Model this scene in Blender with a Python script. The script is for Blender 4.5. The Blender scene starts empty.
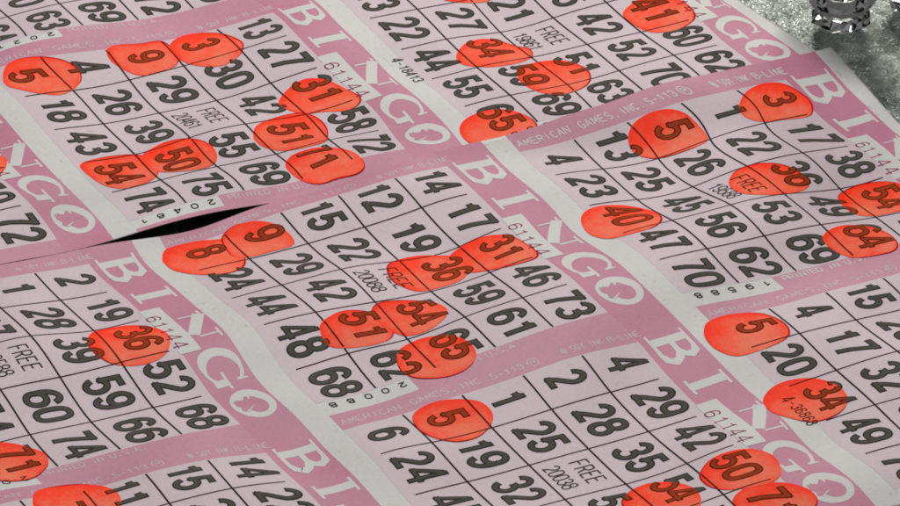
import bpy, math, random, json
import numpy as np
from mathutils import Matrix, Vector
from mathutils.geometry import tessellate_polygon

# ------------------------------------------------------------------ measurements
U = 0.02                       # one card column is 20 mm wide
DATA = json.loads(r'''{"daubs":{"A":[[[0.42,4.86],[0.13,4.6],[0.07,4.29],[0.15,3.93],[0.31,3.7],[0.55,3.63],[0.78,3.72],[0.97,3.96],[1.08,4.27],[0.99,4.56],[0.81,4.8],[0.64,4.93]],[[0.15,2.99],[0.05,2.77],[0.11,2.39],[0.13,2.02],[0.37,1.95],[0.81,2.01],[0.98,2.2],[1.01,2.62],[0.91,2.85],[0.66,3.0],[0.41,3.06]],[[0.33,1.94],[0.11,1.63],[0.13,1.28],[0.34,1.01],[0.74,0.89],[0.97,0.94],[1.17,1.13],[1.26,1.46],[1.12,1.77],[0.94,1.93],[0.72,1.99]],[[2.49,1.15],[2.28,0.87],[2.17,0.54],[2.25,0.32],[2.43,0.19],[2.72,0.11],[2.98,0.06],[3.15,0.2],[3.18,0.44],[3.06,0.71],[3.0,0.96],[2.87,1.13],[2.67,1.2]],[[3.34,2.04],[3.08,1.83],[2.93,1.39],[2.95,1.03],[3.19,0.89],[3.59,0.91],[4.04,1.1],[4.08,1.4],[3.98,1.83],[3.75,2.04],[3.53,2.09]],[[4.41,2.06],[4.19,1.79],[4.2,1.4],[4.45,1.07],[4.7,0.87],[4.93,0.85],[5.06,0.96],[5.1,1.16],[5.06,1.47],[5.04,1.79],[4.92,2.0],[4.7,2.1]],[[3.13,4.94],[3.0,4.82],[2.93,4.45],[2.97,4.1],[3.13,3.89],[3.44,3.83],[3.82,3.98],[4.01,4.31],[3.97,4.63],[3.78,4.83],[3.44,4.92]],[[3.12,3.97],[2.92,3.57],[2.94,3.21],[3.09,2.95],[3.34,2.79],[3.62,2.81],[3.84,2.94],[3.95,3.1],[3.96,3.34],[3.86,3.65],[3.71,3.88],[3.46,4.01]]],"C":[[[0.38,5.14],[0.13,4.98],[0.09,4.54],[0.2,4.24],[0.35,4.02],[0.71,3.99],[1.05,4.1],[1.21,4.27],[1.26,4.51],[1.13,4.89],[0.87,5.14],[0.58,5.18]],[[0.24,4.07],[0.05,3.82],[0.07,3.59],[0.19,3.36],[0.46,3.17],[0.8,3.14],[0.95,3.25],[0.96,3.6],[0.96,3.97],[0.89,4.16],[0.61,4.17]],[[2.17,2.28],[1.99,2.07],[1.92,1.68],[2.05,1.37],[2.2,1.2],[2.5,1.16],[2.79,1.29],[2.93,1.48],[2.96,1.83],[2.94,2.16],[2.77,2.32],[2.52,2.4]],[[2.13,1.25],[1.99,0.85],[2.01,0.61],[2.1,0.37],[2.27,0.17],[2.62,0.07],[2.91,0.06],[3.05,0.21],[3.04,0.62],[2.92,1.01],[2.74,1.3],[2.46,1.36]],[[3.44,4.16],[3.25,4.02],[3.1,3.66],[3.15,3.35],[3.33,3.11],[3.63,3.07],[3.86,3.19],[3.95,3.44],[3.94,3.77],[3.86,4.06],[3.73,4.2]],[[3.21,3.19],[3.04,2.93],[3.1,2.49],[3.31,2.15],[3.62,2.09],[3.81,2.22],[3.94,2.49],[3.97,2.77],[3.9,3.02],[3.68,3.16],[3.43,3.23]],[[4.32,3.36],[4.14,3.15],[4.09,2.78],[4.25,2.44],[4.52,2.28],[4.8,2.3],[5.0,2.47],[5.12,2.76],[5.1,3.06],[4.92,3.37],[4.64,3.46]]],"D":[[[0.3,3.93],[0.15,3.73],[0.11,3.39],[0.21,3.07],[0.38,2.85],[0.63,2.81],[0.85,2.9],[1.03,3.11],[1.13,3.36],[1.11,3.65],[0.93,3.88],[0.64,3.99]],[[3.4,2.3],[3.18,1.99],[3.15,1.66],[3.35,1.39],[3.64,1.27],[3.92,1.33],[4.12,1.51],[4.16,1.82],[3.97,2.2],[3.71,2.36]],[[3.35,0.99],[3.14,0.68],[3.13,0.29],[3.25,-0.01],[3.49,-0.17],[3.82,-0.09],[4.04,0.12],[4.07,0.42],[3.96,0.86],[3.76,1.05],[3.53,1.07]],[[4.21,0.98],[4.04,0.71],[4.03,0.39],[4.15,0.06],[4.38,-0.13],[4.62,-0.14],[4.8,-0.0],[4.92,0.31],[4.86,0.77],[4.59,1.06]]],"J":[[[2.35,1.27],[2.05,1.04],[2.03,0.61],[2.12,0.32],[2.3,0.11],[2.54,0.01],[2.82,0.09],[3.06,0.3],[3.15,0.57],[3.13,0.87],[2.99,1.13],[2.71,1.27]],[[4.02,4.01],[3.95,3.7],[4.04,3.42],[4.2,3.22],[4.46,3.03],[4.66,3.04],[4.82,3.17],[4.99,3.48],[4.99,3.78],[4.85,4.01],[4.53,4.14]]],"K":[[[0.2,3.83],[-0.06,3.64],[-0.11,3.3],[-0.05,2.96],[0.14,2.68],[0.41,2.57],[0.66,2.62],[0.86,2.81],[0.91,3.21],[0.79,3.71],[0.52,3.9]]],"E":[[[2.53,4.11],[2.24,3.79],[2.15,3.43],[2.28,3.16],[2.55,3.01],[2.72,2.87],[2.98,2.97],[3.11,3.28],[3.1,3.73],[2.97,4.02],[2.79,4.17]],[[3.36,3.51],[3.22,3.29],[3.19,2.87],[3.35,2.56],[3.68,2.44],[3.94,2.51],[4.14,2.7],[4.25,3.02],[4.25,3.31],[4.05,3.56],[3.7,3.63]],[[4.45,5.26],[4.28,5.0],[4.25,4.6],[4.37,4.26],[4.64,4.08],[4.93,4.06],[5.09,4.25],[5.15,4.61],[5.19,5.0],[5.05,5.26],[4.75,5.34]],[[2.39,0.95],[2.22,0.71],[2.13,0.47],[2.15,0.22],[2.29,-0.0],[2.55,-0.06],[2.87,0.02],[3.07,0.19],[3.19,0.48],[3.15,0.79],[2.95,0.94],[2.64,0.98]],[[0.68,3.43],[0.92,3.4],[1.07,3.11],[1.15,2.76],[1.01,2.52],[0.74,2.44],[0.47,2.7],[0.46,3.13]]],"F":[[[0.46,1.27],[0.23,0.93],[0.13,0.49],[0.19,0.17],[0.41,0.04],[0.69,-0.02],[0.95,0.08],[1.05,0.24],[1.03,0.59],[0.95,1.04],[0.71,1.29]],[[0.45,3.25],[0.23,3.0],[0.14,2.65],[0.16,2.3],[0.29,2.12],[0.53,2.07],[0.97,2.03],[1.06,2.21],[1.05,2.59],[0.99,3.02],[0.77,3.29]],[[2.37,5.18],[2.14,4.99],[2.07,4.65],[2.17,4.26],[2.43,4.04],[2.82,4.07],[3.07,4.34],[3.09,4.77],[3.03,5.12],[2.77,5.26]],[[2.23,2.51],[2.04,2.24],[2.02,1.86],[2.18,1.55],[2.49,1.41],[2.79,1.44],[2.96,1.68],[2.99,2.16],[2.79,2.56],[2.49,2.62]],[[3.2,1.16],[3.02,0.74],[3.07,0.3],[3.28,0.04],[3.61,0.02],[3.9,0.27],[3.97,0.72],[3.91,1.16],[3.65,1.28]],[[4.33,2.18],[4.16,1.94],[4.11,1.64],[4.23,1.32],[4.52,1.14],[4.83,1.17],[5.0,1.36],[4.99,1.71],[4.9,2.04],[4.62,2.19]]],"G":[[[0.31,5.24],[0.12,5.03],[0.08,4.6],[0.21,4.2],[0.53,4.06],[0.87,4.1],[1.05,4.3],[1.12,4.72],[1.08,5.13],[0.82,5.31],[0.53,5.32]],[[2.12,5.41],[1.92,5.11],[1.88,4.77],[1.99,4.42],[2.24,4.22],[2.56,4.21],[2.82,4.37],[2.96,4.67],[2.93,5.04],[2.7,5.32],[2.42,5.48]]],"H":[[[2.42,-0.28],[2.62,-0.25],[2.8,-0.11],[2.98,0.15],[2.91,0.54],[2.41,0.74],[2.17,0.4],[2.18,-0.07]]]},"base":{"C":[0.0,0.0],"D":[5.4365,0.0],"F":[0.0,6.2105],"G":[5.4365,6.2105],"J":[0.0,-6.2105],"K":[5.4365,-6.2105],"A":[-5.2197,-0.3374],"E":[-5.2197,5.8731],"H":[-5.2197,-6.5479],"L":[-10.6562,-0.3374]},"a":0.8618432435649862,"PX":5.436520500789883,"PY":6.2105135028332805,"R":[[0.4501568872426427,0.8929215198285952,-0.007066561696473017],[0.43840172991568815,-0.22789603214678977,-0.8694063041736607],[-0.777922039843422,0.3882712427633074,-0.4940473074177443]],"t":[-0.05099442574929255,-1.2494041251694075,82.51854279475381],"F":[{"m":[-0.0779,0.0484,0.0017],"p":[[-4.22,-1.337,0.092,0.142,0.05],[-3.22,-1.337,0.053,-0.01,0.076],[-2.22,-1.337,-0.042,0.086,-0.107],[-1.22,-1.337,0.48,-0.048,0.102],[-4.22,-2.337,-0.045,-0.128,0.046],[-3.22,-2.337,0.073,0.08,-0.155],[-2.22,-2.337,-0.029,-0.104,0.122],[-1.22,-2.337,-0.011,0.057,-0.087],[-4.22,-3.337,-0.0,-0.069,0.049],[-3.22,-3.337,0.022,-0.056,-0.025],[-2.22,-3.337,-0.004,0.058,0.077],[-1.22,-3.337,0.217,-0.239,-0.006],[-4.22,-4.337,0.077,0.149,-0.125],[-3.22,-4.337,-0.003,-0.036,-0.014],[-2.22,-4.337,0.052,0.075,-0.105],[-1.22,-4.337,-0.036,0.023,0.01],[-4.22,1.873,0.084,0.016,0.029],[-3.22,1.873,0.027,0.035,0.145],[-2.22,1.873,0.045,-0.003,0.111],[-1.22,1.873,0.063,-0.005,0.008],[-3.22,2.873,0.032,-0.012,-0.15],[-2.22,2.873,-0.059,-0.105,-0.05],[-1.22,2.873,0.117,0.094,-0.007],[-3.22,3.873,0.043,-0.038,0.016],[-2.22,3.873,0.081,0.104,0.077],[-1.22,3.873,-0.03,-0.123,-0.048],[-2.22,4.873,-0.036,-0.126,-0.115],[-1.22,4.873,0.073,0.155,0.122],[-5.07,-1.337,-0.003,-0.039,-0.102],[-5.07,-2.337,0.019,0.009,0.014],[-5.07,-3.337,0.113,0.211,-0.086],[-5.07,-4.337,-0.154,-0.343,0.144],[-0.37,-1.337,-1.66,0.305,-0.017],[-0.37,-2.337,-0.378,0.2,-0.033],[-0.37,-3.337,-0.885,0.545,0.004],[-0.37,-4.337,-0.188,0.277,-0.076],[-0.37,1.873,-0.033,0.052,0.035],[-0.37,2.873,-0.114,-0.067,0.094],[-5.806,-4.337,0.121,0.123,0.047],[-5.806,-3.337,-0.039,-0.135,0.131],[-5.806,-2.337,0.022,-0.02,-0.039],[-5.806,-1.337,0.04,-0.044,0.049],[-4.22,-0.537,-0.441,-0.801,-0.144],[-3.22,-0.537,-0.257,-0.619,-0.216],[-1.22,-0.537,-0.12,-1.129,-0.146],[-1.22,5.673,-0.107,-0.248,-0.097],[-1.22,-6.748,-0.109,-0.036,0.167],[-4.22,-5.167,0.045,-0.036,0.13],[-3.22,-5.167,0.01,-0.043,0.051],[-2.22,-5.167,0.033,-0.048,0.066],[-1.22,-5.167,0.065,-0.147,0.04],[-4.22,1.043,0.005,0.026,0.043],[-3.22,1.043,-0.049,-0.103,-0.188],[-2.22,1.043,0.067,0.036,-0.117],[-1.22,1.043,-0.249,-0.028,-0.058],[-4.432,0.443,0.05,-0.026,-0.005],[-3.846,0.443,-0.224,-0.378,-0.094],[-3.407,0.443,0.3,0.482,0.19],[-3.01,0.443,-0.139,-0.259,0.018],[-2.29,0.443,0.014,-0.008,0.039],[-1.503,0.443,0.074,-0.155,0.142],[-4.402,-0.387,0.422,0.721,0.231],[-3.382,-0.387,0.338,0.706,0.206],[-2.039,-0.387,0.07,0.162,0.058],[-1.252,-0.387,-0.015,1.023,0.046],[-0.22,-3.503,0.023,-0.091,0.017],[-0.22,-2.425,0.806,-0.179,0.037],[-0.033,-7.635,-0.218,0.013,-0.035],[-0.033,-7.0,0.011,0.015,-0.063],[-0.033,-6.438,0.095,-0.055,0.029],[-0.033,-5.835,-0.156,-0.002,-0.011],[-0.033,-5.199,0.017,-0.001,-0.023],[-0.033,-4.526,-0.024,-0.074,0.026],[-0.033,-3.986,-0.157,-0.042,-0.086],[-0.033,-3.566,0.132,-0.109,-0.057],[-0.033,-3.212,0.824,-0.251,0.031],[-0.033,-2.733,-0.618,0.024,0.024],[-0.033,-2.143,0.042,-0.025,-0.12],[-0.033,-1.399,0.824,-0.14,-0.003],[-0.033,-0.687,0.718,-0.002,0.007],[-0.033,0.047,-0.437,-0.083,0.187],[-2.36,6.993,-0.175,-0.437,-0.156],[-1.759,6.993,0.059,0.099,0.04],[-1.182,6.993,-0.32,-0.526,-0.202],[-0.75,6.283,-0.366,-0.222,-0.084],[-1.64,6.273,-0.155,-0.115,-0.062],[-0.75,0.073,0.375,0.15,-0.032],[-0.75,-6.138,-0.183,0.263,-0.229],[-2.119,6.653,0.225,0.375,0.13],[-0.993,6.653,0.6,0.667,0.283],[-2.137,5.823,0.142,0.161,0.066],[-1.223,5.823,0.116,0.01,0.053],[-0.473,5.823,0.091,0.132,0.036],[-0.03,0.2,-1.068,-0.422,-0.214],[-0.03,0.65,1.147,0.804,0.03],[-0.03,1.1,-0.053,-0.585,0.028],[-0.03,1.55,-0.2,0.007,-0.074],[-0.03,2.0,-0.459,0.378,-0.042],[-0.03,2.45,0.753,-0.358,0.025],[-0.03,2.9,-0.187,0.05,-0.03],[-0.03,3.35,-0.13,0.132,-0.074],[-0.03,3.8,0.211,-0.034,0.014],[-0.03,4.25,-0.063,-0.121,0.087],[-0.03,4.7,-0.003,0.18,0.02],[-0.03,5.15,0.049,-0.301,-0.051],[-0.03,5.6,0.014,0.31,0.008],[-0.03,6.05,0.117,-0.107,0.039],[-0.03,6.5,-0.387,-0.368,-0.032],[-0.03,6.95,0.551,0.632,-0.004],[-0.03,7.4,-0.222,-0.389,0.04]]},{"m":[-0.0023,-0.0099,0.0021],"p":[[1.0,-1.0,0.01,0.016,-0.033],[2.0,-1.0,0.105,0.164,-0.22],[3.0,-1.0,0.009,0.022,0.08],[4.0,-1.0,-0.008,-0.018,-0.096],[1.0,-2.0,-0.006,0.024,-0.129],[2.0,-2.0,-0.025,-0.05,0.038],[3.0,-2.0,-0.029,-0.055,-0.153],[4.0,-2.0,0.019,0.045,0.184],[1.0,-3.0,0.053,0.015,-0.147],[2.0,-3.0,-0.018,0.003,0.094],[3.0,-3.0,0.03,0.047,0.066],[4.0,-3.0,-0.007,-0.021,-0.225],[1.0,-4.0,0.167,0.001,0.038],[2.0,-4.0,-0.033,0.025,-0.081],[3.0,-4.0,0.037,0.039,-0.022],[4.0,-4.0,-0.036,-0.032,0.274],[1.0,5.211,-0.136,-0.206,0.044],[2.0,5.211,0.106,0.16,0.051],[3.0,5.211,0.016,0.015,-0.11],[4.0,5.211,-0.009,-0.011,-0.026],[1.0,4.211,-0.204,-0.314,-0.019],[2.0,4.211,0.044,0.075,0.017],[3.0,4.211,-0.059,-0.085,0.03],[4.0,4.211,0.058,0.09,0.05],[1.0,3.211,-0.051,-0.083,0.002],[2.0,3.211,0.003,0.0,-0.087],[3.0,3.211,0.034,0.057,0.089],[4.0,3.211,-0.015,-0.019,0.047],[1.0,2.211,-0.03,-0.038,0.104],[2.0,2.211,0.062,0.089,-0.209],[3.0,2.211,-0.032,-0.043,0.062],[4.0,2.211,0.072,0.114,-0.002],[1.0,-7.211,-0.052,-0.099,-0.045],[2.0,-7.211,0.102,0.189,-0.188],[3.0,-7.211,-0.026,-0.037,0.166],[4.0,-7.211,0.015,0.024,-0.106],[1.0,-8.211,0.022,0.05,0.036],[2.0,-8.211,-0.032,-0.045,0.215],[3.0,-8.211,-0.011,-0.027,-0.057],[4.0,-8.211,0.022,0.034,-0.13],[3.0,-9.211,0.009,0.037,0.163],[4.0,-9.211,0.018,0.032,-0.107],[6.437,-1.0,-0.005,-0.01,-0.049],[7.437,-1.0,0.031,0.052,0.038],[8.437,-1.0,0.046,0.064,-0.099],[9.437,-1.0,-0.006,-0.0,0.077],[6.437,-2.0,0.013,0.022,-0.034],[7.437,-2.0,-0.017,-0.029,-0.043],[8.437,-2.0,-0.014,-0.019,-0.032],[6.437,-3.0,-0.045,-0.073,0.028],[7.437,-3.0,0.025,0.041,-0.031],[6.437,-4.0,-0.002,-0.004,-0.002],[7.437,-4.0,0.014,0.024,-0.065],[6.437,2.211,0.014,0.031,0.156],[7.437,2.211,-0.031,-0.048,-0.073],[8.437,2.211,0.028,0.051,0.077],[6.437,3.211,-0.016,-0.027,-0.127],[7.437,3.211,0.034,0.061,0.154],[0.15,-1.0,-0.0,-0.0,0.063],[0.15,-2.0,-0.046,-0.185,0.338],[0.15,-3.0,-0.095,0.017,0.156],[0.15,-4.0,-0.584,0.031,-0.263],[0.15,5.211,0.65,0.977,-0.089],[0.15,4.211,1.036,1.572,-0.657],[0.15,3.211,0.729,1.106,-0.897],[0.15,2.211,0.113,0.154,-0.479],[0.15,-7.211,0.006,0.023,0.097],[5.587,-7.211,0.056,0.101,-0.094],[5.587,-8.211,-0.076,-0.126,0.288],[5.587,-10.211,-0.002,0.023,0.243],[5.587,-1.0,-0.019,-0.023,0.091],[5.587,-2.0,-0.036,-0.052,0.146],[5.587,-3.0,0.299,0.475,-0.536],[5.587,-4.0,0.291,0.465,-0.662],[5.587,2.211,0.017,0.02,-0.118],[5.587,3.211,-0.059,-0.072,0.253],[5.587,4.211,0.018,0.034,0.073],[4.85,-1.0,-0.079,-0.117,0.16],[4.85,-2.0,-0.227,-0.359,0.351],[4.85,-3.0,0.065,0.112,0.026],[4.85,-4.0,0.041,0.048,-0.245],[4.85,4.211,-0.148,-0.203,0.172],[4.85,3.211,-0.269,-0.384,0.182],[4.85,2.211,-0.085,-0.12,0.108],[4.85,-7.211,-0.079,-0.135,0.231],[4.85,-8.211,-0.248,-0.437,0.829],[4.85,-9.211,-0.179,-0.314,0.716],[1.0,-0.2,-0.092,-0.143,0.231],[2.0,-0.2,-0.081,-0.12,0.233],[4.0,-0.2,0.346,0.588,0.42],[2.0,6.011,-0.271,-0.366,0.481],[3.0,6.011,0.02,0.028,-0.105],[1.0,-6.411,0.044,0.104,0.015],[2.0,-6.411,-0.092,-0.175,0.123],[3.0,-6.411,-0.003,-0.0,0.002],[4.0,-6.411,0.03,0.046,-0.096],[6.437,-6.411,-0.159,-0.274,0.273],[6.437,-0.2,-0.113,-0.181,-0.115],[7.437,-0.2,-0.078,-0.129,-0.163],[8.437,-0.2,-0.051,-0.064,0.164],[2.0,-4.83,-0.065,-0.109,0.06],[3.0,-4.83,-0.038,-0.065,0.149],[4.0,-4.83,0.062,0.096,-0.316],[1.0,1.381,-0.057,-0.088,0.081],[2.0,1.381,-0.071,-0.105,0.188],[4.0,1.381,-0.142,-0.219,0.109],[6.437,-4.83,-0.044,-0.06,0.198],[7.437,-4.83,-0.014,-0.026,-0.066],[8.437,1.381,-0.072,-0.111,-0.032],[9.437,1.381,-0.073,-0.093,0.096],[0.512,0.78,-0.089,-0.141,0.184],[1.112,0.78,-0.217,-0.363,-0.034],[1.435,0.78,0.032,0.051,-0.039],[2.192,0.78,0.116,0.185,-0.057],[2.713,0.78,-0.193,-0.32,-0.146],[3.167,0.78,0.153,0.259,0.135],[3.807,0.78,0.084,0.128,-0.066],[4.366,0.78,0.13,0.202,-0.076],[5.385,0.78,0.114,0.185,0.109],[6.147,0.78,0.011,0.022,0.044],[7.047,0.78,-0.032,-0.047,-0.021],[8.193,0.78,0.157,0.242,0.079],[9.012,0.78,-0.102,-0.158,-0.156],[9.664,0.78,0.233,0.337,0.068],[0.608,-5.431,0.181,-0.25,0.167],[1.091,-5.431,-0.052,0.091,-0.08],[2.066,-5.431,0.072,0.103,-0.114],[2.655,-5.431,0.034,0.055,-0.069],[3.325,-5.431,-0.068,-0.129,0.026],[-0.045,-0.05,0.126,0.248,0.127],[0.67,-0.05,0.022,0.053,0.187],[1.398,-0.05,-0.045,-0.081,-0.103],[3.816,-0.05,-0.311,-0.521,-0.267],[4.535,-0.05,-0.155,-0.266,-0.247],[5.356,-0.05,0.279,0.458,0.158],[6.101,-0.05,0.04,0.065,0.066],[6.824,-0.05,0.131,0.212,0.136],[3.115,-5.431,0.042,0.101,0.071],[4.36,-5.431,-0.085,-0.154,0.138],[5.188,-5.431,0.004,0.037,0.333],[5.457,-4.912,-0.072,-0.105,0.265],[5.457,-3.724,-0.315,-0.505,0.623],[5.457,-3.154,-0.171,-0.266,0.327],[5.457,-2.683,-0.088,-0.14,0.109],[-0.04,2.079,0.269,0.411,-0.463],[-0.04,2.547,-0.585,-0.878,1.078],[-0.04,3.266,-0.563,-0.849,0.743],[-0.04,3.785,-0.7,-1.058,0.705],[-0.04,4.397,-0.855,-1.273,0.728],[-0.04,5.143,-0.008,-0.01,-0.095],[-0.04,1.288,-0.132,-0.196,0.262],[-0.04,2.043,0.276,0.42,-0.479],[-0.04,5.546,-0.425,-0.628,0.239],[-0.04,5.681,0.085,0.111,-0.274],[-0.04,6.229,-1.343,-1.887,1.725],[5.0,2.867,0.233,0.33,-0.237],[5.0,3.672,0.172,0.238,-0.249],[5.0,4.183,0.079,0.106,-0.134],[5.0,-2.431,0.047,0.071,-0.142],[5.0,-1.757,0.24,0.374,-0.436],[5.0,-9.534,0.093,0.157,-0.456],[5.0,-8.801,0.169,0.299,-0.605],[5.0,-8.013,0.249,0.439,-0.775],[-0.25,7.038,-0.165,-0.231,0.239],[-0.25,6.161,-0.058,-0.083,-0.106],[-0.25,5.461,-0.079,-0.126,-0.093],[-0.25,4.895,-0.145,-0.22,0.047],[-0.25,3.932,0.356,0.521,-0.49],[-0.25,2.934,0.316,0.481,-0.502],[-0.25,1.935,-0.395,-0.604,0.815],[-0.25,1.203,0.223,0.353,-0.443],[-0.25,0.772,-0.046,-0.072,0.114],[-0.25,0.561,-0.172,-0.276,0.387],[-0.25,0.075,-0.064,-0.089,0.164],[-0.25,-0.687,0.013,-0.006,-0.026],[-0.25,-2.087,0.031,0.229,-0.408],[-0.25,-7.604,0.01,-0.046,-0.002],[-0.25,-6.942,-0.043,0.1,-0.17],[-0.25,-6.334,0.046,-0.029,0.174],[-0.25,-5.761,0.077,0.005,0.152],[-0.25,-5.208,0.301,-0.059,0.118],[-0.25,-4.592,0.331,-0.027,0.05],[-0.25,-4.025,0.279,0.003,0.051],[-0.25,-3.553,-0.014,0.039,-0.03],[-0.25,-3.162,0.21,-0.098,0.029],[-0.276,7.331,-0.057,-0.094,-0.283],[0.314,7.331,0.196,0.294,0.202],[1.209,7.331,-0.296,-0.425,-0.097],[1.91,7.331,-0.505,-0.723,-0.417],[0.07,6.311,0.56,0.718,-1.971],[0.07,6.911,0.157,0.173,-0.899],[0.8,6.711,0.438,0.688,0.858],[0.8,6.341,-0.971,-1.421,0.022],[1.22,6.291,0.172,0.258,-0.138],[1.22,6.911,0.116,0.123,-0.773],[1.76,6.141,0.238,0.311,-0.68],[1.76,6.481,-0.169,-0.245,-0.014],[-0.25,7.331,-0.338,-0.478,0.147],[-0.25,6.991,0.417,0.644,0.648],[0.07,0.1,-0.052,-0.131,-0.608],[0.07,0.7,0.217,0.34,-0.29],[1.22,0.08,0.053,0.08,-0.178],[1.22,0.68,0.285,0.473,-0.048],[4.47,0.41,-0.113,-0.159,0.264],[4.47,-5.801,0.025,0.044,-0.114],[0.07,-6.111,0.099,-0.149,-0.192],[0.07,-5.511,-0.632,0.283,-0.381],[9.907,0.41,-0.125,-0.172,0.036],[5.507,0.1,-0.18,-0.302,-0.242],[5.507,0.7,-0.097,-0.155,-0.046],[5.507,-6.111,0.008,0.015,-0.035],[5.507,-5.511,0.068,0.077,-0.569],[6.657,-6.131,0.175,0.313,-0.24],[6.657,-5.531,-0.015,-0.038,-0.043],[0.676,6.991,-0.269,-0.397,-0.153],[0.857,6.991,-0.144,-0.205,-0.044],[1.369,6.991,0.551,0.812,0.707],[2.037,6.991,0.318,0.461,0.347],[-0.001,6.161,0.664,1.005,0.269],[0.294,6.161,0.436,0.637,0.129],[1.005,6.161,0.078,0.117,0.055]]}],"silJ":[[4.52,-0.161],[4.453,-0.231],[4.431,-0.288],[4.291,-0.354],[4.241,-0.419],[4.288,-0.448],[4.368,-0.413],[4.366,-0.458],[4.341,-0.558],[4.402,-0.633],[4.524,-0.627],[4.629,-0.544],[4.688,-0.421],[4.681,-0.284],[4.676,-0.189],[4.618,-0.142]],"sparkJ":[[4.378,-0.177],[4.367,-0.226],[4.421,-0.214],[4.681,-0.2],[4.583,-0.348]]}''')
AR = DATA['a']                 # row pitch / column pitch
PX, PY = DATA['PX'], DATA['PY']
BASE = DATA['base']
BASE['M'] = [BASE['L'][0], BASE['L'][1]+PY]; BASE['P'] = [BASE['L'][0], BASE['L'][1]-PY]
EDGE_NEAR, EDGE_FAR = -0.25, None
scene = bpy.context.scene
col = scene.collection
rnd = random.Random(7)

# ------------------------------------------------------------------ the buckled paper
class Buckle:
    """smooth displacement (along, across, up) of a sheet of paper that has cockled"""
    def __init__(s, d, L=0.72):
        P = np.array(d['p']); s.X, s.Y, s.w, s.m, s.L = P[:, 0], P[:, 1], P[:, 2:], np.array(d['m']), L
    def __call__(s, X, Y):
        X = np.asarray(X, float); Y = np.asarray(Y, float)
        out = np.empty((len(X), 3))
        for i in range(0, len(X), 4000):
            dx = X[i:i+4000, None] - s.X; dy = (Y[i:i+4000, None] - s.Y) * AR
            out[i:i+4000] = np.exp(-0.5 * (dx*dx + dy*dy) / s.L**2) @ s.w + s.m
        return out
FAR, NEAR = Buckle(DATA['F'][0]), Buckle(DATA['F'][1])
TABLE_H = -0.42

def place(sheet, X, Y, lift):
    X = np.asarray(X, float); Y = np.asarray(Y, float)
    g = (FAR, NEAR)[sheet](X, Y)
    px, py, h = X + g[:, 0], Y + g[:, 1], g[:, 2].copy()
    if sheet == 0:                                   # the far sheet slides under the near one
        m = px > -1.0
        if m.any():
            e = NEAR(np.full(m.sum(), -0.25), py[m])
            h2 = NEAR(np.maximum(px[m], -0.25), py[m])[:, 2]
            h[m] = np.where(px[m] > -0.27 + e[:, 0], np.minimum(h[m], h2 - .035), h[m])
    h = np.maximum(h, TABLE_H + 0.06)
    return np.stack([px * U, py * AR * U, (h + lift) * U], -1)

# ------------------------------------------------------------------ materials
def new_mat(name):
    m = bpy.data.materials.new(name); m.use_nodes = True
    nt = m.node_tree; b = nt.nodes['Principled BSDF']
    return m, nt, b
def N(nt, t, **kw):
    n = nt.nodes.new(t)
    for k, v in kw.items(): setattr(n, k, v)
    return n
def coords(nt): return N(nt, 'ShaderNodeTexCoord').outputs['Object']
def paper_mat(name, c, amt=0.06, rough=0.48, spec=.25, specks=0.):
    m, nt, b = new_mat(name)
    co = coords(nt)
    n1 = N(nt, 'ShaderNodeTexNoise'); n1.inputs['Scale'].default_value = 900; n1.inputs['Detail'].default_value = 3
    n2 = N(nt, 'ShaderNodeTexNoise'); n2.inputs['Scale'].default_value = 45; n2.inputs['Detail'].default_value = 4
    nt.links.new(co, n1.inputs['Vector']); nt.links.new(co, n2.inputs['Vector'])
    ad = N(nt, 'ShaderNodeMath', operation='ADD'); nt.links.new(n1.outputs[0], ad.inputs[0]); nt.links.new(n2.outputs[0], ad.inputs[1])
    r = N(nt, 'ShaderNodeMapRange'); r.inputs['From Min'].default_value = .6; r.inputs['From Max'].default_value = 1.4
    r.inputs['To Min'].default_value = 1 - amt; r.inputs['To Max'].default_value = 1 + amt
    nt.links.new(ad.outputs[0], r.inputs['Value'])
    mx = N(nt, 'ShaderNodeVectorMath', operation='SCALE'); mx.inputs[0].default_value = c
    nt.links.new(r.outputs[0], mx.inputs['Scale']); nt.links.new(mx.outputs[0], b.inputs['Base Color'])
    if specks:                                       # stray fibres and dust pressed into cheap paper
        n4 = N(nt, 'ShaderNodeTexNoise'); n4.inputs['Scale'].default_value = 230; n4.inputs['Detail'].default_value = 2; n4.inputs['Distortion'].default_value = 1.5
        nt.links.new(co, n4.inputs['Vector'])
        r4 = N(nt, 'ShaderNodeMapRange'); r4.inputs['From Min'].default_value = .66; r4.inputs['From Max'].default_value = .78
        r4.inputs['To Min'].default_value = 0; r4.inputs['To Max'].default_value = specks
        nt.links.new(n4.outputs[0], r4.inputs['Value'])
        m4 = N(nt, 'ShaderNodeMix', data_type='RGBA'); nt.links.new(r4.outputs[0], m4.inputs['Factor'])
        nt.links.new(mx.outputs[0], m4.inputs[6]); m4.inputs[7].default_value = (.22, .22, .20, 1)
        nt.links.new(m4.outputs[2], b.inputs['Base Color'])
    b.inputs['Roughness'].default_value = rough; b.inputs['Specular IOR Level'].default_value = spec
    bp = N(nt, 'ShaderNodeBump'); bp.inputs['Strength'].default_value = .12; bp.inputs['Distance'].default_value = .0004
    nt.links.new(n1.outputs[0], bp.inputs['Height']); nt.links.new(bp.outputs[0], b.inputs['Normal'])
    return m
M = {}
M['paper'] = paper_mat('newsprint_paper', (.535, .530, .518), .07, specks=.5)
M['field'] = paper_mat('lilac_print', (.525, .432, .468), .07, specks=.25)
M['pink'] = paper_mat('pink_print', (.450, .158, .248), .09, specks=.15)
M['band'] = paper_mat('pale_pink_print', (.460, .190, .276), .09, specks=.15)
M['ink'] = paper_mat('black_ink', (.034, .028, .025), .3, .8, .02)
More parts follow.
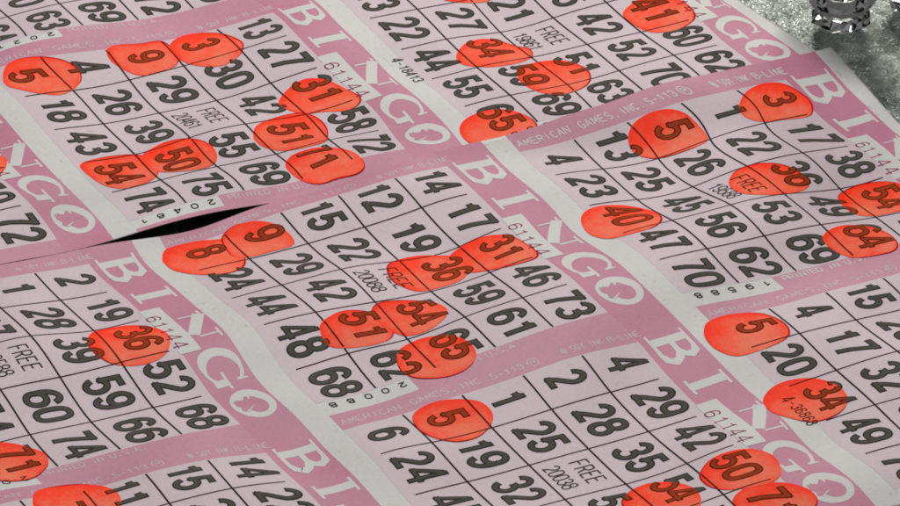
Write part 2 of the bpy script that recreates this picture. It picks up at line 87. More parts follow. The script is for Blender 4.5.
M['ink_core'] = paper_mat('black_ink_core', (.082, .076, .064), .22, .8, .02)  # lighter core inside the dark outline, imitating video edge sharpening
M['line'] = paper_mat('thin_black_ink', (.045, .022, .028), .25, .8, .02)
M['rowline'] = paper_mat('rule_ink', (.022, .013, .014), .25, .8, .02)
M['wet'] = paper_mat('ink_under_daub', (.10, .014, .004), .3, .8, .02)
M['wet_core'] = paper_mat('core_ink_under_daub', (.30, .042, .012), .3, .8, .02)  # the same lighter stroke core where dauber ink covers it
M['wetline'] = paper_mat('rule_under_daub', (.12, .012, .006), .3, .8, .02)
M['red'] = paper_mat('crimson_ink', (.25, .035, .09), .25, .8, .02)
M['redwet'] = paper_mat('crimson_under_daub', (.42, .02, .02), .25, .8, .02)
M['grey'] = paper_mat('grey_ink', (.20, .17, .18), .2, .8, .02)
M['faint'] = paper_mat('faint_knockout_lettering', (.51, .38, .435), .12)
M['white'] = paper_mat('unprinted_paper', (.535, .532, .515), .05)
def daub_mat():
    m, nt, b = new_mat('dauber_ink')
    co = coords(nt)
    at = N(nt, 'ShaderNodeAttribute', attribute_name='ink_depth')
    n = N(nt, 'ShaderNodeTexNoise'); n.inputs['Scale'].default_value = 95; n.inputs['Detail'].default_value = 5; n.inputs['Roughness'].default_value = .65
    nt.links.new(co, n.inputs['Vector'])
    n3 = N(nt, 'ShaderNodeTexNoise'); n3.inputs['Scale'].default_value = 1100; n3.inputs['Detail'].default_value = 2
    nt.links.new(co, n3.inputs['Vector'])
    a1 = N(nt, 'ShaderNodeMath', operation='MULTIPLY_ADD'); nt.links.new(n.outputs[0], a1.inputs[0]); a1.inputs[1].default_value = 1.5; nt.links.new(at.outputs['Fac'], a1.inputs[2])
    a2 = N(nt, 'ShaderNodeMath', operation='MULTIPLY_ADD'); nt.links.new(n3.outputs[0], a2.inputs[0]); a2.inputs[1].default_value = .45; nt.links.new(a1.outputs[0], a2.inputs[2])
    rp = N(nt, 'ShaderNodeValToRGB')
    e = rp.color_ramp.elements
    e[0].position = .38; e[0].color = (.84, .185, .105, 1)
    e[1].position = 1.5 / 2; e[1].color = (.96, .048, .013, 1)
    x = e.new(1.0); x.color = (.95, .024, .006, 1)
    mr = N(nt, 'ShaderNodeMapRange'); mr.inputs['From Min'].default_value = 0; mr.inputs['From Max'].default_value = 1.7
    nt.links.new(a2.outputs[0], mr.inputs['Value']); nt.links.new(mr.outputs[0], rp.inputs['Fac'])
    nt.links.new(rp.outputs[0], b.inputs['Base Color'])
    b.inputs['Roughness'].default_value = .6; b.inputs['Specular IOR Level'].default_value = .06
    return m
M['daub'] = daub_mat()
def rim_mat():
    m = paper_mat('dauber_ink_rim', (.46, .012, .006), .35, .8, .02); return m
M['rim'] = rim_mat()

# ------------------------------------------------------------------ mesh collector
class MB:
    def __init__(s): s.v = []; s.f = []; s.mi = []; s.mats = []; s.n = 0; s.att = []
    def slot(s, m):
        if m not in s.mats: s.mats.append(m)
        return s.mats.index(m)
    def add(s, P, faces, mat, att=None):
        k = s.slot(mat); o = s.n
        s.v.append(np.asarray(P)); s.n += len(P)
        s.att.append(np.zeros(len(P)) if att is None else np.asarray(att))
        for q in faces: s.f.append([i + o for i in q]); s.mi.append(k)
    def build(s, name, parent=None, smooth=True):
        me = bpy.data.meshes.new(name)
        V = np.concatenate(s.v) if s.v else np.zeros((0, 3))
        me.from_pydata(V.tolist(), [], s.f)
        for m in s.mats: me.materials.append(m)
        me.polygons.foreach_set('material_index', s.mi)
        if smooth: me.polygons.foreach_set('use_smooth', [True] * len(me.polygons))
        A = np.concatenate(s.att) if s.att else np.zeros(0)
        if A.any():
            at = me.attributes.new('ink_depth', 'FLOAT', 'POINT'); at.data.foreach_set('value', A.astype(np.float32))
        me.update()
        ob = bpy.data.objects.new(name, me); col.objects.link(ob)
        if parent is not None: ob.parent = parent
        return ob

def quads(nx, ny):
    return [(j*nx+i, j*nx+i+1, (j+1)*nx+i+1, (j+1)*nx+i) for j in range(ny-1) for i in range(nx-1)]

class Card:
    """one printed face: local x runs along B-I-N-G-O, y counts rows away from the heading"""
    def __init__(s, key):
        s.key = key; s.sheet = 0 if key in 'AEHLMP' else 1
        s.b = BASE[key]
        s.polys = [smooth_loop(p) for p in DATA['daubs'].get(key, [])]
    def P(s, x, y, lift):
        x = np.asarray(x, float); y = np.asarray(y, float)
        return place(s.sheet, s.b[0] + x, s.b[1] - y, lift)
    def rect(s, mb, x0, x1, y0, y1, lift, mat, step=.05):
        nx = max(2, int((x1-x0)/step)+2); ny = max(2, int(abs(y1-y0)*AR/step)+2)
        gx, gy = np.meshgrid(np.linspace(x0, x1, nx), np.linspace(y1, y0, ny))
        mb.add(s.P(gx.ravel(), gy.ravel(), lift), quads(nx, ny), mat)
    def in_daub(s, x, y):
        r = np.zeros(len(x), bool)
        for pg in s.polys:
            c = np.zeros(len(x), bool)
            x1, y1 = pg[:, 0], pg[:, 1]; x2, y2 = np.roll(x1, -1), np.roll(y1, -1)
            for a, b, c2, d in zip(x1, y1, x2, y2):
                t = ((b > y) != (d > y)) & (x < (c2-a)*(y-b)/((d-b) if d != b else 1e-9)+a)
                c ^= t
            r |= c
        return r
    def ribbon(s, mb, pts, w, lift, mat, wet=None, closed=False, trim=0., step=.03):
        """pts in (x, v) with v = distance above the heading line in column units; w = width (number or per point)"""
        pts = np.asarray(pts, float)
        if closed and np.hypot(*(pts[0]-pts[-1])) < 1e-6: pts = pts[:-1]
        W0 = np.broadcast_to(np.asarray(w, float), (len(pts),)).copy()
        if closed: pts = np.vstack([pts, pts[:1]]); W0 = np.append(W0, W0[0])
        q, ww = [pts[0]], [W0[0]]
        for a, b, wa, wb in zip(pts[:-1], pts[1:], W0[:-1], W0[1:]):
            L = np.hypot(*(b-a)); n = max(1, int(round(L/step)))
            for k in range(1, n+1): q.append(a+(b-a)*k/n); ww.append(wa+(wb-wa)*k/n)
        q = np.array(q); ww = np.array(ww)
        if closed: q = q[:-1]; ww = ww[:-1]
        d = (np.roll(q, -1, 0)-q); d /= np.linalg.norm(d, axis=1)[:, None]+1e-12
        dp = np.roll(d, 1, 0)
        if not closed: d[-1] = d[-2]; dp[0] = d[0]
        if trim and not closed:
            q[0] += d[0]*min(trim, step*.9); q[-1] -= d[-1]*min(trim, step*.9)
        nn = np.stack([-(d+dp)[:, 1], (d+dp)[:, 0]], 1); l = np.linalg.norm(nn, axis=1)[:, None]; nn /= l+1e-9
        cosh = np.clip(l/2, .58, 1)
        A = q+nn*ww[:, None]/2/cosh; B = q-nn*ww[:, None]/2/cosh
        m = len(q)
        if wet is not None and len(s.polys):
            inside = s.in_daub(q[:, 0], -q[:, 1]/AR)
        else: inside = np.zeros(m, bool)
        lf = np.where(inside, lift+.0036, lift)
        X = np.concatenate([A[:, 0], B[:, 0]]); V = np.concatenate([A[:, 1], B[:, 1]])
        P = s.P(X, -V/AR, 0); P[:, 2] += np.concatenate([lf, lf])*U
        rng = range(m if closed else m-1)
        fa = [(i, m+i, m+(i+1) % m, (i+1) % m) for i in rng if not (inside[i] and inside[(i+1) % m])]
        fb = [(i, m+i, m+(i+1) % m, (i+1) % m) for i in rng if inside[i] and inside[(i+1) % m]]
        mb.add(P, fa, mat)
        if fb: mb.add(P, fb, wet)
    def fan(s, mb, pg, lift, mat, rings=6, att=None):
        c = pg.mean(0); n = len(pg)
        R = np.linspace(0, 1, rings+1)[1:]
        XY = np.vstack([c[None]]+[c+(pg-c)*r for r in R])
        f = [(0, 1+(i+1) % n, 1+i) for i in range(n)]
        for k in range(rings-1):
            o = 1+k*n
            f += [(o+i, o+(i+1) % n, o+n+(i+1) % n, o+n+i) for i in range(n)]
        a = att(XY, np.concatenate([[0], np.repeat(R, n)])) if att else None
        mb.add(s.P(XY[:, 0], XY[:, 1], lift), f, mat, a)

def smooth_loop(p, k=6):
    p = np.array(p, float); n = len(p); out = []
    for i in range(n):
        a, b, c, d = p[i-1], p[i], p[(i+1) % n], p[(i+2) % n]
        for j in range(k):
            t = j/k
            out.append(.5*((2*b)+(-a+c)*t+(2*a-5*b+4*c-d)*t*t+(-a+3*b-3*c+d)*t**3))
    return np.array(out)

def arc(cx, cy, rx, ry, a0, a1, n=22, p=2.0):
    out = []
    for t in np.linspace(math.radians(a0), math.radians(a1), n):
        c, s_ = math.cos(t), math.sin(t)
        out.append((cx+rx*math.copysign(abs(c)**(2/p), c), cy+ry*math.copysign(abs(s_)**(2/p), s_)))
    return out
# digits: centre lines in a unit box
SIX = [('c', arc(.5, .30, .5, .30, 0, 360, 30, 2.15)), ('o', arc(.55, .50, .55, .50, 205, 90, 14, 2.1)+arc(.55, .72, .41, .28, 82, 12, 9))]
DIG = {
 '0': [('c', arc(.5, .5, .5, .5, 0, 360, 44, 2.7))],
 '1': [('o', [(.62, 0), (.62, 1)]), ('o', [(.10, .76), (.36, .78), (.52, .85), (.60, .95)])],
 '2': [('o', arc(.49, .71, .47, .29, 172, -28, 18)+[(.70, .44), (.30, .20), (.07, .0), (1.0, .0)])],
 '3': [('o', arc(.47, .745, .43, .255, 168, -82, 18)+[(.42, .50)]), ('o', [(.42, .505)]+arc(.48, .265, .50, .265, 82, -168, 20))],
 '4': [('o', [(.66, 1.02), (-.06, .25), (1.08, .25)]), ('o', [(.74, 1.10), (.74, -.10)])],
 '5': [('o', [(.94, 1.0), (.20, 1.0), (.10, .50)]+arc(.49, .305, .50, .305, 138, -168, 22))],
 '6': SIX,
 '7': [('o', [(-.02, 1.0), (1.0, 1.0), (.74, .68), (.50, .32), (.38, -.08)])],
 '8': [('c', arc(.5, .765, .42, .235, 0, 360, 28, 2.15)), ('c', arc(.5, .27, .5, .27, 0, 360, 30, 2.15))],
 '9': [(k, [(1-x, 1-y) for x, y in p]) for k, p in SIX],
}
CAP = {
 'A': [('o', [(0, 0), (.5, 1), (1, 0)]), ('o', [(.2, .34), (.8, .34)])],
 'B': [('o', [(0, 0), (0, 1), (.7, 1), (.92, .86), (.92, .66), (.7, .53), (0, .53)]), ('o', [(.7, .53), (1, .4), (1, .13), (.75, 0), (0, 0)])],
 'C': [('o', arc(.55, .5, .52, .5, 45, 315, 18))],
 'D': [('o', [(0, 0), (0, 1), (.55, 1), (.95, .75), (.95, .25), (.55, 0), (0, 0)])],
 'E': [('o', [(1, 1), (0, 1), (0, 0), (1, 0)]), ('o', [(0, .52), (.85, .52)])],
 'F': [('o', [(1, 1), (0, 1), (0, 0)]), ('o', [(0, .52), (.85, .52)])],
 'G': [('o', arc(.55, .5, .52, .5, 50, 330, 18)+[(1.02, .45), (.6, .45)])],
 'I': [('o', [(.5, 0), (.5, 1)])],
 'K': [('o', [(0, 0), (0, 1)]), ('o', [(.95, 1), (.05, .42), (1, 0)])],
 'L': [('o', [(0, 1), (0, 0), (.95, 0)])],
 'M': [('o', [(0, 0), (0, 1), (.5, .3), (1, 1), (1, 0)])],
 'N': [('o', [(0, 0), (0, 1), (1, 0), (1, 1)])],
 'O': [('c', arc(.5, .5, .52, .5, 0, 360, 24))],
 'P': [('o', [(0, 0), (0, 1), (.75, 1), (1, .85), (1, .62), (.75, .47), (0, .47)])],
 'R': [('o', [(0, 0), (0, 1), (.75, 1), (1, .85), (1, .65), (.75, .5), (0, .5)]), ('o', [(.55, .5), (1, 0)])],
 'S': [('o', arc(.5, .75, .46, .25, 35, 250, 12)+arc(.5, .25, .46, .25, 70, -145, 12))],
 'T': [('o', [(.5, 0), (.5, 1)]), ('o', [(0, 1), (1, 1)])],
 'U': [('o', [(0, 1)]+arc(.5, .3, .5, .3, 180, 360, 10)+[(1, 1)])],
 'Y': [('o', [(0, 1), (.5, .5), (1, 1)]), ('o', [(.5, .5), (.5, 0)])],
 '-': [('o', [(.1, .45), (.9, .45)])],
 '.': [('o', [(.35, .05), (.65, .05)])],
 ',': [('o', [(.55, .12), (.35, -.15)])],
 '@': [('c', arc(.5, .5, .55, .55, 0, 360, 22)), ('o', arc(.5, .45, .22, .25, -40, 300, 14))],
}
CAP.update(DIG)

def write(card, mb, text, ox, ov, h, w, adv, lw, lift, mat, wet=None, ang=0):
    """thin single-stroke lettering; ang turns the reading direction (0 = along x, 90 = along +v, 270 = along -v)"""
    ca, sa = math.cos(math.radians(ang)), math.sin(math.radians(ang))
    for i, ch in enumerate(text):
        k = 0
        for kind, p in CAP.get(ch, []):
            q = [((i*adv+x*w), y*h) for x, y in p]
            q = [(ox+a*ca-b*sa, ov+a*sa+b*ca) for a, b in q]
            card.ribbon(mb, q, lw, lift+k*.0004, mat, wet, closed=(kind == 'c'), step=.035); k += 1

def split_corners(p, T, limit=50):
    """break a centre line at its sharp corners; each piece runs on half a stroke past the corner"""
    p = [np.array(a, float) for a in p]; out = []; cur = [p[0]]
    for i in range(1, len(p)-1):
        cur.append(p[i])
        a, b = p[i]-p[i-1], p[i+1]-p[i]
        c = np.dot(a, b)/(np.linalg.norm(a)*np.linalg.norm(b)+1e-12)
        if c < math.cos(math.radians(limit)):
            cur[-1] = p[i]+a/np.linalg.norm(a)*T*.46
            out.append(cur); cur = [p[i]-b/np.linalg.norm(b)*T*.46]
    cur.append(p[-1]); out.append(cur)
    return out

def big_number(card, mb, n, c, r):
    s = str(n)
    W, H, T0 = .228, .466, .103
    x0 = c + (.205 if len(s) == 2 else .40)
    v0 = -(r+.79)*AR + T0/2
    for i, ch in enumerate(s):
        ox = x0+i*.345
        T = T0*(.86 if ch == '4' else 1)
        k = 0
        for kind, p in DIG[ch]:
            q = [(ox+x*W, v0+y*H) for x, y in p]
            for q_ in ([q] if kind == 'c' else split_corners(q, T)):
                card.ribbon(mb, q_, T, .0045+k*.0002, M['ink'], M['wet'], closed=(kind == 'c')); k += 1
        k = 0
        for kind, p in DIG[ch]:
            q = [(ox+x*W, v0+y*H) for x, y in p]
            for q_ in ([q] if kind == 'c' else split_corners(q, T)):
                card.ribbon(mb, q_, T-.040, .0056+k*.0002, M['ink_core'], M['wet_core'], closed=(kind == 'c'), trim=.022); k += 1

def heading(card, mb):
    """white serif letters B I N G, then the O as an oval holding a pink rabbit-like silhouette"""
    V0, V1 = .065, .60
    H = V1-V0
    def st(x0, w, pts, wd, k, V0=V0, H=H):
        card.ribbon(mb, [(x0+x*w, V0+y*H) for x, y in pts], wd, .003+k*.0003, M['white'], step=.04)
    x, w = .07, .75
    st(x, w, [(.24, 0), (.24, 1)], .17, 0); st(x, w, [(0, .02), (.5, .02)], .035, 1); st(x, w, [(0, .98), (.5, .98)], .035, 2)
    st(x, w, [(.3, .96), (.58, .96), (.76, .90), (.83, .75), (.76, .60), (.58, .54), (.3, .54)], [.05, .06, .11, .155, .11, .06, .05], 3)
    st(x, w, [(.3, .50), (.62, .50), (.84, .43), (.92, .26), (.84, .10), (.62, .04), (.3, .04)], [.05, .06, .11, .165, .11, .06, .05], 4)
    x, w = 1.21, .34
    st(x, w, [(.5, 0), (.5, 1)], .165, 0); st(x, w, [(0, .025), (1, .025)], .04, 1); st(x, w, [(0, .975), (1, .975)], .04, 2)
    x, w, b, h = 2.06, .90, .26, .36
    st(x, w, [(.86, .22), (.86, 1)], .04, 1, b, h); st(x, w, [(.13, .94), (.78, .06)], .165, 2, b, h)
    st(x, w, [(.72, .97), (1, .97)], .035, 4, b, h); st(x, w, [(.02, .97), (.2, .97)], .035, 5, b, h); st(x, w, [(.16, .1), (.16, .8)], .035, 6, b, h)
    x, w = 3.20, .78
    A = np.radians(np.linspace(38, 322, 30))
    st(x, w, [(.5+.44*math.cos(t), .5+.475*math.sin(t)) for t in A], [.05+.125*max(0, -math.cos(t))**.8 for t in A], 0)
    st(x, w, [(.86, .42), (.86, .06)], .15, 1); st(x, w, [(.58, .42), (1.06, .42)], .04, 2); st(x, w, [(.86, .98), (.84, .70)], [.03, .06], 3)
    # the O
    cx, cv, rx, rv = 4.47, .355, .365, .285
    t = np.linspace(0, 2*math.pi, 48, endpoint=False)
    card.fan(mb, np.stack([cx+rx*np.cos(t), -(cv+rv*np.sin(t))/AR], 1), .003, M['white'])
    def blob(x, v, a, b, k):
        card.fan(mb, np.stack([x+a*np.cos(t), -(v+b*np.sin(t))/AR], 1), .0042+k*.0003, M['pink'], 4)
    blob(4.53, .385, .19, .145, 0); blob(4.42, .215, .095, .085, 1)
    card.ribbon(mb, [(4.44, .26), (4.36, .315), (4.27, .345)], [.08, .085, .035], .0050, M['pink'])
    card.ribbon(mb, [(4.50, .26), (4.56, .20), (4.60, .165)], [.12, .10, .05], .0054, M['pink'])
    card.ribbon(mb, [(4.47, .44), (4.37, .43), (4.30, .40)], [.11, .07, .03], .0054, M['pink'])
    for a, b, c, d in ((4.31, -.18, 4.36, -.21), (4.30, -.23, 4.36, -.235), (4.345, -.15, 4.375, -.19)):
        card.ribbon(mb, [(a, -b*AR), (c, -d*AR)], .014, .0042, M['grey'])
    card.ribbon(mb, [(4.63, .235*AR), (4.54, .375*AR)], [.03, .012], .0062, M['white'])

def make_card(key, root):
    c = Card(key); spec = CARDS[key]
    sp = c.sheet
    mb = MB(); c.rect(mb, .13, 4.86, .05, 5.0, .0015, M['field'])
    part = mb.build('bingo_card', root)
    mb = MB()
    bot = 5.187
    c.rect(mb, -.25, bot, .05, -.78, .0015, M['pink'])
    mb.build('header_band', part)
    mb = MB()
    c.rect(mb, -.25, .13, 5.0, .05, .0015, M['band'])
    for word, y, adv in (('AMERICAN', 4.93, .112), ('GAMES,', 3.73, .112), ('INC.', 2.93, .10), ('S-113', 2.42, .096)):
        write(c, mb, word, .02, -y*AR, .115, adv*.70, adv, .017, .003, (M['white'] if key == 'F' else M['faint']), None, 90)
    v = -1.72*AR
    c.ribbon(mb, [(-.04+.085*math.cos(t), v+.075*math.sin(t)) for t in np.linspace(0, 6.28, 18, endpoint=False)], .014, .003, (M['white'] if key == 'F' else M['faint']), closed=True)
    write(c, mb, 'R', .0, v-.03, .08, .06, .1, .014, .0034, (M['white'] if key == 'F' else M['faint']), None, 90)
    write(c, mb, '@ SOY INK', .02, -1.22*AR, .115, .046, .066, .014, .003, (M['white'] if key == 'F' else M['faint']), None, 90)
    write(c, mb, 'B-LINE', .02, -.45*AR, .115, .055, .079, .015, .003, (M['white'] if key == 'F' else M['faint']), None, 90)
    mb.build('maker_band', part)
    mb = MB(); c.rect(mb, 4.86, bot, 3.45, .05, .0015, M['band'])
    if sp == 0: c.rect(mb, 5.10, bot, 5.0, 3.45, .0015, M['band'])
    write(c, mb, 'PRINTED IN U.S.A.', 5.0, -3.3*AR, .105, .068, .0845, .016, .003, (M['white'] if key == 'F' else M['faint']), None, 90)
    mb.build('origin_band', part)
    mb = MB(); heading(c, mb); mb.build('header_lettering', part)
    mb = MB(); c.rect(mb, 1.76, 3.13, .07, -.27, .0050, M['white'])
    write(c, mb, '61144', 2.0, -.085*AR, .185, .125, .215, .022, .0055, M['red'], M['redwet'])
    mb.build('serial_label', part)
    mb = MB()
    for i in (1, 2, 3, 4):
        c.ribbon(mb, [(.15, -i*AR), (4.85, -i*AR)], .027, .0045, M['rowline'], M['wetline'], step=.06)
        c.ribbon(mb, [(i, -.2*AR), (i, -4.83*AR)], .022, .0049, M['line'], M['wetline'], step=.06)
    mb.build('number_grid', part)
    mb = MB()
    for r in range(5):
        for k in range(5):
            n = spec['n'][r][k]
            if n == 'F':
                write(c, mb, 'FREE', 2.20, -2.46*AR, .25, .10, .155, .024, .0045, M['ink'], M['wet'])
                write(c, mb, spec['free'], 2.17, -2.88*AR, .22, .095, .125, .022, .0045, M['ink'], M['wet'])
            else: big_number(c, mb, n, k, r)
    write(c, mb, spec['free'], 4.925, -3.56*AR, .10, .085, .255, .020, .0045, M['ink'], M['wet'], 270)
    if 'code' in spec:
        write(c, mb, spec['code'], 2.22, -5.16*AR, .17, .075, .115, .02, .0045, M['ink'], M['wet'])
    mb.build('number_print', part)
    for i, pg in enumerate(c.polys):
        g0 = rnd.uniform(-2.6, -1.2)
        def depth(XY, r, g0=g0, pg=pg):
            q = XY-pg.mean(0)
            return -.62*q[:, 0] + .22*q[:, 1]*math.cos(g0*3) + .9*np.clip(r-.82, 0, 1)*2
        mb = MB()
        c.fan(mb, pg, .0059+.0005*(i % 3), M['daub'], 8, depth)
        # the pooled rim of the stamp, on the side where the bottle was pressed hardest
        q = np.vstack([pg, pg[:1]])
        n = len(pg); a0 = rnd.randrange(n); ln = rnd.randint(n//5, n//2)
        idx = [(a0+k) % n for k in range(ln)]
        seg = [(pg[k][0], -pg[k][1]*AR) for k in idx]
        wd = [.004+.022*math.sin(math.pi*k/(ln-1)) for k in range(ln)]
        c.ribbon(mb, seg, wd, .0063+.0005*(i % 3), M['rim'], step=.03)
        mb.build('ink_daub', part)
    return part

F_ = 'F'
CARDS = {
 'C': dict(n=[[14, 17, 31, 46, 73], [12, 19, 36, 59, 61], [15, 22, F_, 54, 65], [9, 29, 42, 51, 62], [8, 24, 44, 48, 68]], free='20088'),
 'F': dict(n=[[3, 17, 38, 54, 72], [1, 22, 36, 49, 64], [5, 26, F_, 53, 69], [13, 25, 45, 56, 62], [4, 23, 40, 47, 70]], free='19588'),
 'A': dict(n=[[13, 27, 31, 58, 72], [3, 30, 42, 51, 71], [9, 29, F_, 55, 69], [4, 26, 39, 50, 75], [5, 18, 43, 54, 74]], free='20461'),
 'E': dict(n=[[7, 24, 41, 60, 62], [11, 26, 42, 52, 70], [8, 21, F_, 51, 63], [4, 27, 34, 59, 69], [13, 22, 44, 55, 65]], free='19861', code='4-18413'),
 'J': dict(n=[[2, 19, 36, 52, 68], [1, 28, 39, 59, 66], [12, 17, F_, 60, 74], [6, 23, 33, 54, 71], [10, 25, 43, 47, 62]], free='20588'),
 'K': dict(n=[[14, 22, 31, 48, 70], [15, 28, 40, 52, 61], [11, 18, F_, 57, 66], [7, 26, 35, 46, 73], [3, 20, 44, 59, 64]], free='20217'),
 'D': dict(n=[[4, 29, 42, 50, 71], [2, 28, 35, 54, 70], [1, 25, F_, 51, 66], [5, 19, 32, 47, 72], [6, 24, 45, 58, 63]], free='20038'),
 'G': dict(n=[[9, 18, 41, 57, 64], [12, 23, 38, 46, 71], [15, 26, F_, 52, 67], [4, 17, 32, 55, 69], [5, 20, 34, 49, 73]], free='36868', code='4-36868'),
 'H': dict(n=[[6, 21, 37, 50, 72], [10, 17, 44, 48, 66], [3, 29, F_, 57, 61], [14, 25, 33, 53, 70], [8, 19, 40, 60, 65]], free='20344'),
 'M': dict(n=[[5, 19, 34, 52, 67], [9, 24, 41, 47, 74], [14, 18, F_, 59, 61], [2, 30, 38, 55, 70], [11, 26, 43, 49, 65]], free='19377'),
 'P': dict(n=[[8, 22, 40, 56, 63], [3, 17, 35, 48, 71], [13, 27, F_, 60, 68], [6, 20, 44, 51, 75], [1, 28, 32, 46, 62]], free='20511'),
 'L': dict(n=[[2, 16, 39, 47, 66], [12, 30, 45, 58, 72], [7, 23, F_, 51, 69], [1, 20, 36, 50, 63], [9, 27, 43, 46, 64]], free='20217'),
}

def make_sheet(sheet, label, x0, x1, y0, y1):
    step = .05
    nx = int((x1-x0)/step)+2; ny = int((y1-y0)*AR/step)+2
    gx, gy = np.meshgrid(np.linspace(x0, x1, nx), np.linspace(y0, y1, ny))
    if sheet == 0:                                   # torn-off edge: a tongue of it lies under the near sheet, none where the slit gapes
        ext = .36*np.clip((gy+.6)/.5, 0, 1)
        gx = gx+ext*np.clip((gx-(x1-1.0))/1.0, 0, 1)**3
    mb = MB(); mb.add(place(sheet, gx.ravel(), gy.ravel(), 0), quads(nx, ny), M['paper'])
    ob = mb.build('bingo_sheet')
    so = ob.modifiers.new('thickness', 'SOLIDIFY'); so.thickness = .00014; so.offset = -1
    ob['label'] = label; ob['category'] = 'bingo sheet'; ob['group'] = 'bingo sheets on the table'
    return ob
def up(k, x): return BASE[k][0]+x
far = make_sheet(0, 'bingo sheet lying further back, its near edge gaping open and tucked under the other sheet',
                 up('L', -.25), up('A', 5.187), BASE['H'][1]-5.25, BASE['E'][1]+1.12)
near = make_sheet(1, 'nearer bingo sheet on top, its square corner pointing at the clear glass',
                  -.25, up('D', 5.187), BASE['J'][1]-5.25, BASE['F'][1]+1.12)
for k in 'PLMHAE': make_card(k, far)
for k in 'CFJKDG': make_card(k, near)

# ------------------------------------------------------------------ the glitter cloth
def cloth_mat():
    m, nt, b = new_mat('silver_glitter_cloth')
    co = coords(nt)
    v = N(nt, 'ShaderNodeTexVoronoi'); v.inputs['Scale'].default_value = 2400; nt.links.new(co, v.inputs['Vector'])
    n = N(nt, 'ShaderNodeTexNoise'); n.inputs['Scale'].default_value = 260; n.inputs['Detail'].default_value = 4; nt.links.new(co, n.inputs['Vector'])
    su = N(nt, 'ShaderNodeVectorMath', operation='SUBTRACT'); su.inputs[1].default_value = (.5, .5, .5); nt.links.new(v.outputs['Color'], su.inputs[0])
    sc = N(nt, 'ShaderNodeVectorMath', operation='SCALE'); sc.inputs['Scale'].default_value = .5; nt.links.new(su.outputs[0], sc.inputs[0])
    bp2 = N(nt, 'ShaderNodeBump'); bp2.inputs['Strength'].default_value = .45; bp2.inputs['Distance'].default_value = .0012; nt.links.new(n.outputs[0], bp2.inputs['Height'])
    ad = N(nt, 'ShaderNodeVectorMath', operation='ADD'); nt.links.new(bp2.outputs[0], ad.inputs[0]); nt.links.new(sc.outputs[0], ad.inputs[1])
    no = N(nt, 'ShaderNodeVectorMath', operation='NORMALIZE'); nt.links.new(ad.outputs[0], no.inputs[0]); nt.links.new(no.outputs[0], b.inputs['Normal'])
    rp = N(nt, 'ShaderNodeValToRGB'); e = rp.color_ramp.elements
    e[0].position = .35; e[0].color = (.12, .135, .122, 1); e[1].position = .68; e[1].color = (.27, .30, .28, 1)
    nt.links.new(n.outputs[0], rp.inputs['Fac']); nt.links.new(rp.outputs[0], b.inputs['Base Color'])
    b.inputs['Metallic'].default_value = .8; b.inputs['Roughness'].default_value = .36
    return m
cm = cloth_mat()
nx = ny = 90
gx, gy = np.meshgrid(np.linspace(-26, 30, nx), np.linspace(-34, 30, ny))
hz = TABLE_H + .03*np.sin(gx*1.7+gy*.9) + .015*np.sin(gy*1.3-gx*.4)
mb = MB(); mb.add(np.stack([gx.ravel()*U, gy.ravel()*AR*U, hz.ravel()*U-.0004], -1), quads(nx, ny), cm)
cloth = mb.build('tablecloth')
so = cloth.modifiers.new('thickness', 'SOLIDIFY'); so.thickness = .0008; so.offset = -1
cloth['label'] = 'silver glittering tablecloth under the bingo sheets'; cloth['category'] = 'tablecloth'
tm, tnt, tb = new_mat('table_laminate'); tb.inputs['Base Color'].default_value = (.11, .085, .065, 1); tb.inputs['Roughness'].default_value = .45
def box(name, x0, x1, y0, y1, z0, z1, mat):
    mb = MB(); P = [(x, y, z) for z in (z0, z1) for y in (y0, y1) for x in (x0, x1)]
    mb.add(P, [(0, 2, 3, 1), (4, 5, 7, 6), (0, 1, 5, 4), (1, 3, 7, 5), (3, 2, 6, 7), (2, 0, 4, 6)], mat)
    return mb.build(name, smooth=False)
tbl = box('table', -26*U, 30*U, -34*AR*U, 30*AR*U, -.04, TABLE_H*U-.0030, tm); tbl['kind'] = 'structure'

# ------------------------------------------------------------------ cut glass
def glass_mat():
    m, nt, b = new_mat('clear_glass')
    b.inputs['Base Color'].default_value = (.97, .975, .97, 1); b.inputs['Roughness'].default_value = .015
    b.inputs['Transmission Weight'].default_value = 1; b.inputs['IOR'].default_value = 1.5
    return m
gm = glass_mat()
def lathe(mb, prof, n, ox, oy, z0, mat, rot=0, flute=0.):
    """closed profile (r, z) turned round; flute cuts every other step inwards so the wall reads as facets"""
    P, F = [], []
    m = len(prof)
    for k in range(n):
        t = 2*math.pi*k/n+rot
        for r, z, cut in prof:
            q = r*(1-flute*abs(cut)*((k+(cut < 0)) % 2))
            P.append((ox+q*math.cos(t), oy+q*math.sin(t), z0+z))
    for k in range(n):
        for i in range(m-1):
            a, b = k*m+i, ((k+1) % n)*m+i
            F.append((a, b, b+1, a+1))
    mb.add(P, F, mat)
P_TUMBLER = [(.001, .02, 0), (.30, .02, 1), (.37, .09, -1), (.33, .20, 1), (.40, .32, 1), (.52, .46, 1), (.70, .82, 1), (.86, 1.3, 1), (1.0, 2.4, 0), (.92, 2.4, 0), (.76, 1.3, 0), (.54, .82, 0), (.30, .56, 0), (.001, .50, 0)]
P_DISH = [(.001, .02, 0), (.42, .02, 1), (.55, .12, -1), (.72, .34, 1), (.76, .42, 0), (.68, .42, 0), (.52, .2, 0), (.36, .14, 0), (.001, .13, 0)]
def glassware(cx, cy, s, label, rot, dish=False):
    mb = MB()
    prof = P_DISH if dish else P_TUMBLER
    lathe(mb, [(r*U*s, z*U*s, c) for r, z, c in prof], 16, cx*U, cy*AR*U, (TABLE_H+.02)*U, gm, rot, .09)
    o = mb.build('glass_dish' if dish else 'glass_tumbler', smooth=False)
    o['label'] = label; o['category'] = 'glass dish' if dish else 'glass'; o['group'] = 'cut glass pieces on the cloth'
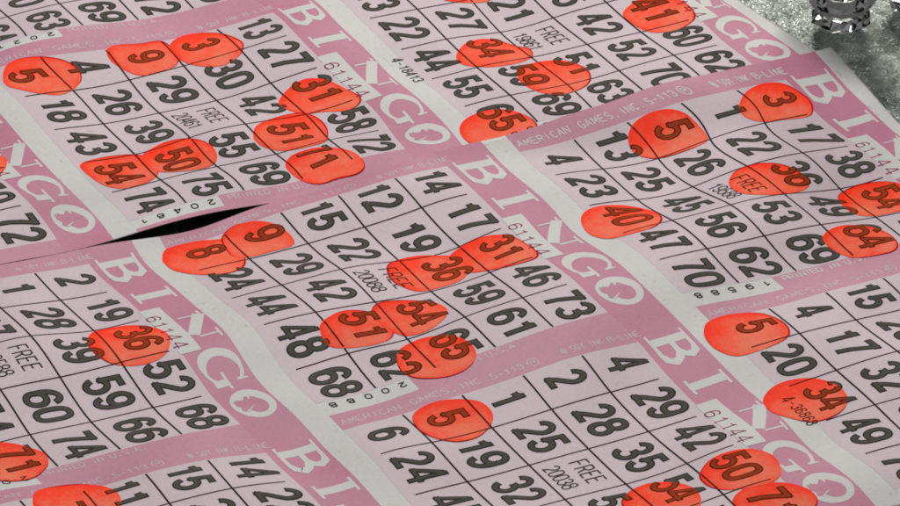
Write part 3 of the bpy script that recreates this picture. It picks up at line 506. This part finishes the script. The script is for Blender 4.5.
glassware(-1.72, 8.42, 1.25, 'clear cut glass tumbler standing just behind the corner of the nearer bingo sheet', .27)
glassware(-1.58, 9.97, 1.0, 'small clear cut glass dish beside the tumbler, cut off by the photo edge', .35, True)


# ------------------------------------------------------------------ camera
R = np.array(DATA['R']); t = np.array(DATA['t'])
pos = -R.T @ t * U
Rb = R.T @ np.diag([1, -1, -1])
cam = bpy.data.objects.new('camera', bpy.data.cameras.new('camera')); col.objects.link(cam)
mw = Matrix.Identity(4)
for i in range(3):
    for j in range(3): mw[i][j] = Rb[i][j]
    mw[i][3] = pos[i]
cam.matrix_world = mw
cam.data.sensor_width = 36; cam.data.lens = 240; cam.data.clip_start = .05; cam.data.clip_end = 50
scene.camera = cam

# ------------------------------------------------------------------ light
w = bpy.data.worlds.new('World'); scene.world = w; w.use_nodes = True
bg = w.node_tree.nodes['Background']; bg.inputs['Strength'].default_value = 0.22
def area(name, loc, target, sx, sy, power, colr):
    l = bpy.data.lights.new(name, 'AREA'); l.shape = 'RECTANGLE'; l.size = sx; l.size_y = sy; l.energy = power; l.color = colr
    o = bpy.data.objects.new(name, l); col.objects.link(o); o.location = loc
    o.rotation_euler = (Vector(target)-Vector(loc)).to_track_quat('-Z', 'Y').to_euler()
wn = w.node_tree; tc = N(wn, 'ShaderNodeTexCoord'); sx = N(wn, 'ShaderNodeSeparateXYZ'); wr = N(wn, 'ShaderNodeValToRGB')
wn.links.new(tc.outputs['Generated'], sx.inputs[0]); wn.links.new(sx.outputs['Z'], wr.inputs['Fac'])
e = wr.color_ramp.elements; e[0].position = .0; e[0].color = (.30, .29, .27, 1); e[1].position = .8; e[1].color = (.95, .97, 1, 1)
x = e.new(.25); x.color = (.42, .41, .40, 1)
wn.links.new(wr.outputs[0], bg.inputs['Color'])
area('ceiling_light', (-.60, .16, 1.2), (-.05, 0, 0), .28, .28, 14.6, (1, .97, .94))
area('added_sheen_light', (-1.55, 1.0, .85), (-.05, .1, 0), .55, .35, 7.2, (1, .95, .86))  # added light, low behind the table, for glass highlights and paper sheen

scene.view_settings.view_transform = 'Standard'; scene.view_settings.look = 'None'
scene.view_settings.exposure = 0; scene.view_settings.gamma = 1
scene.cycles.filter_width = 1.9
scene.cycles.max_bounces = 12
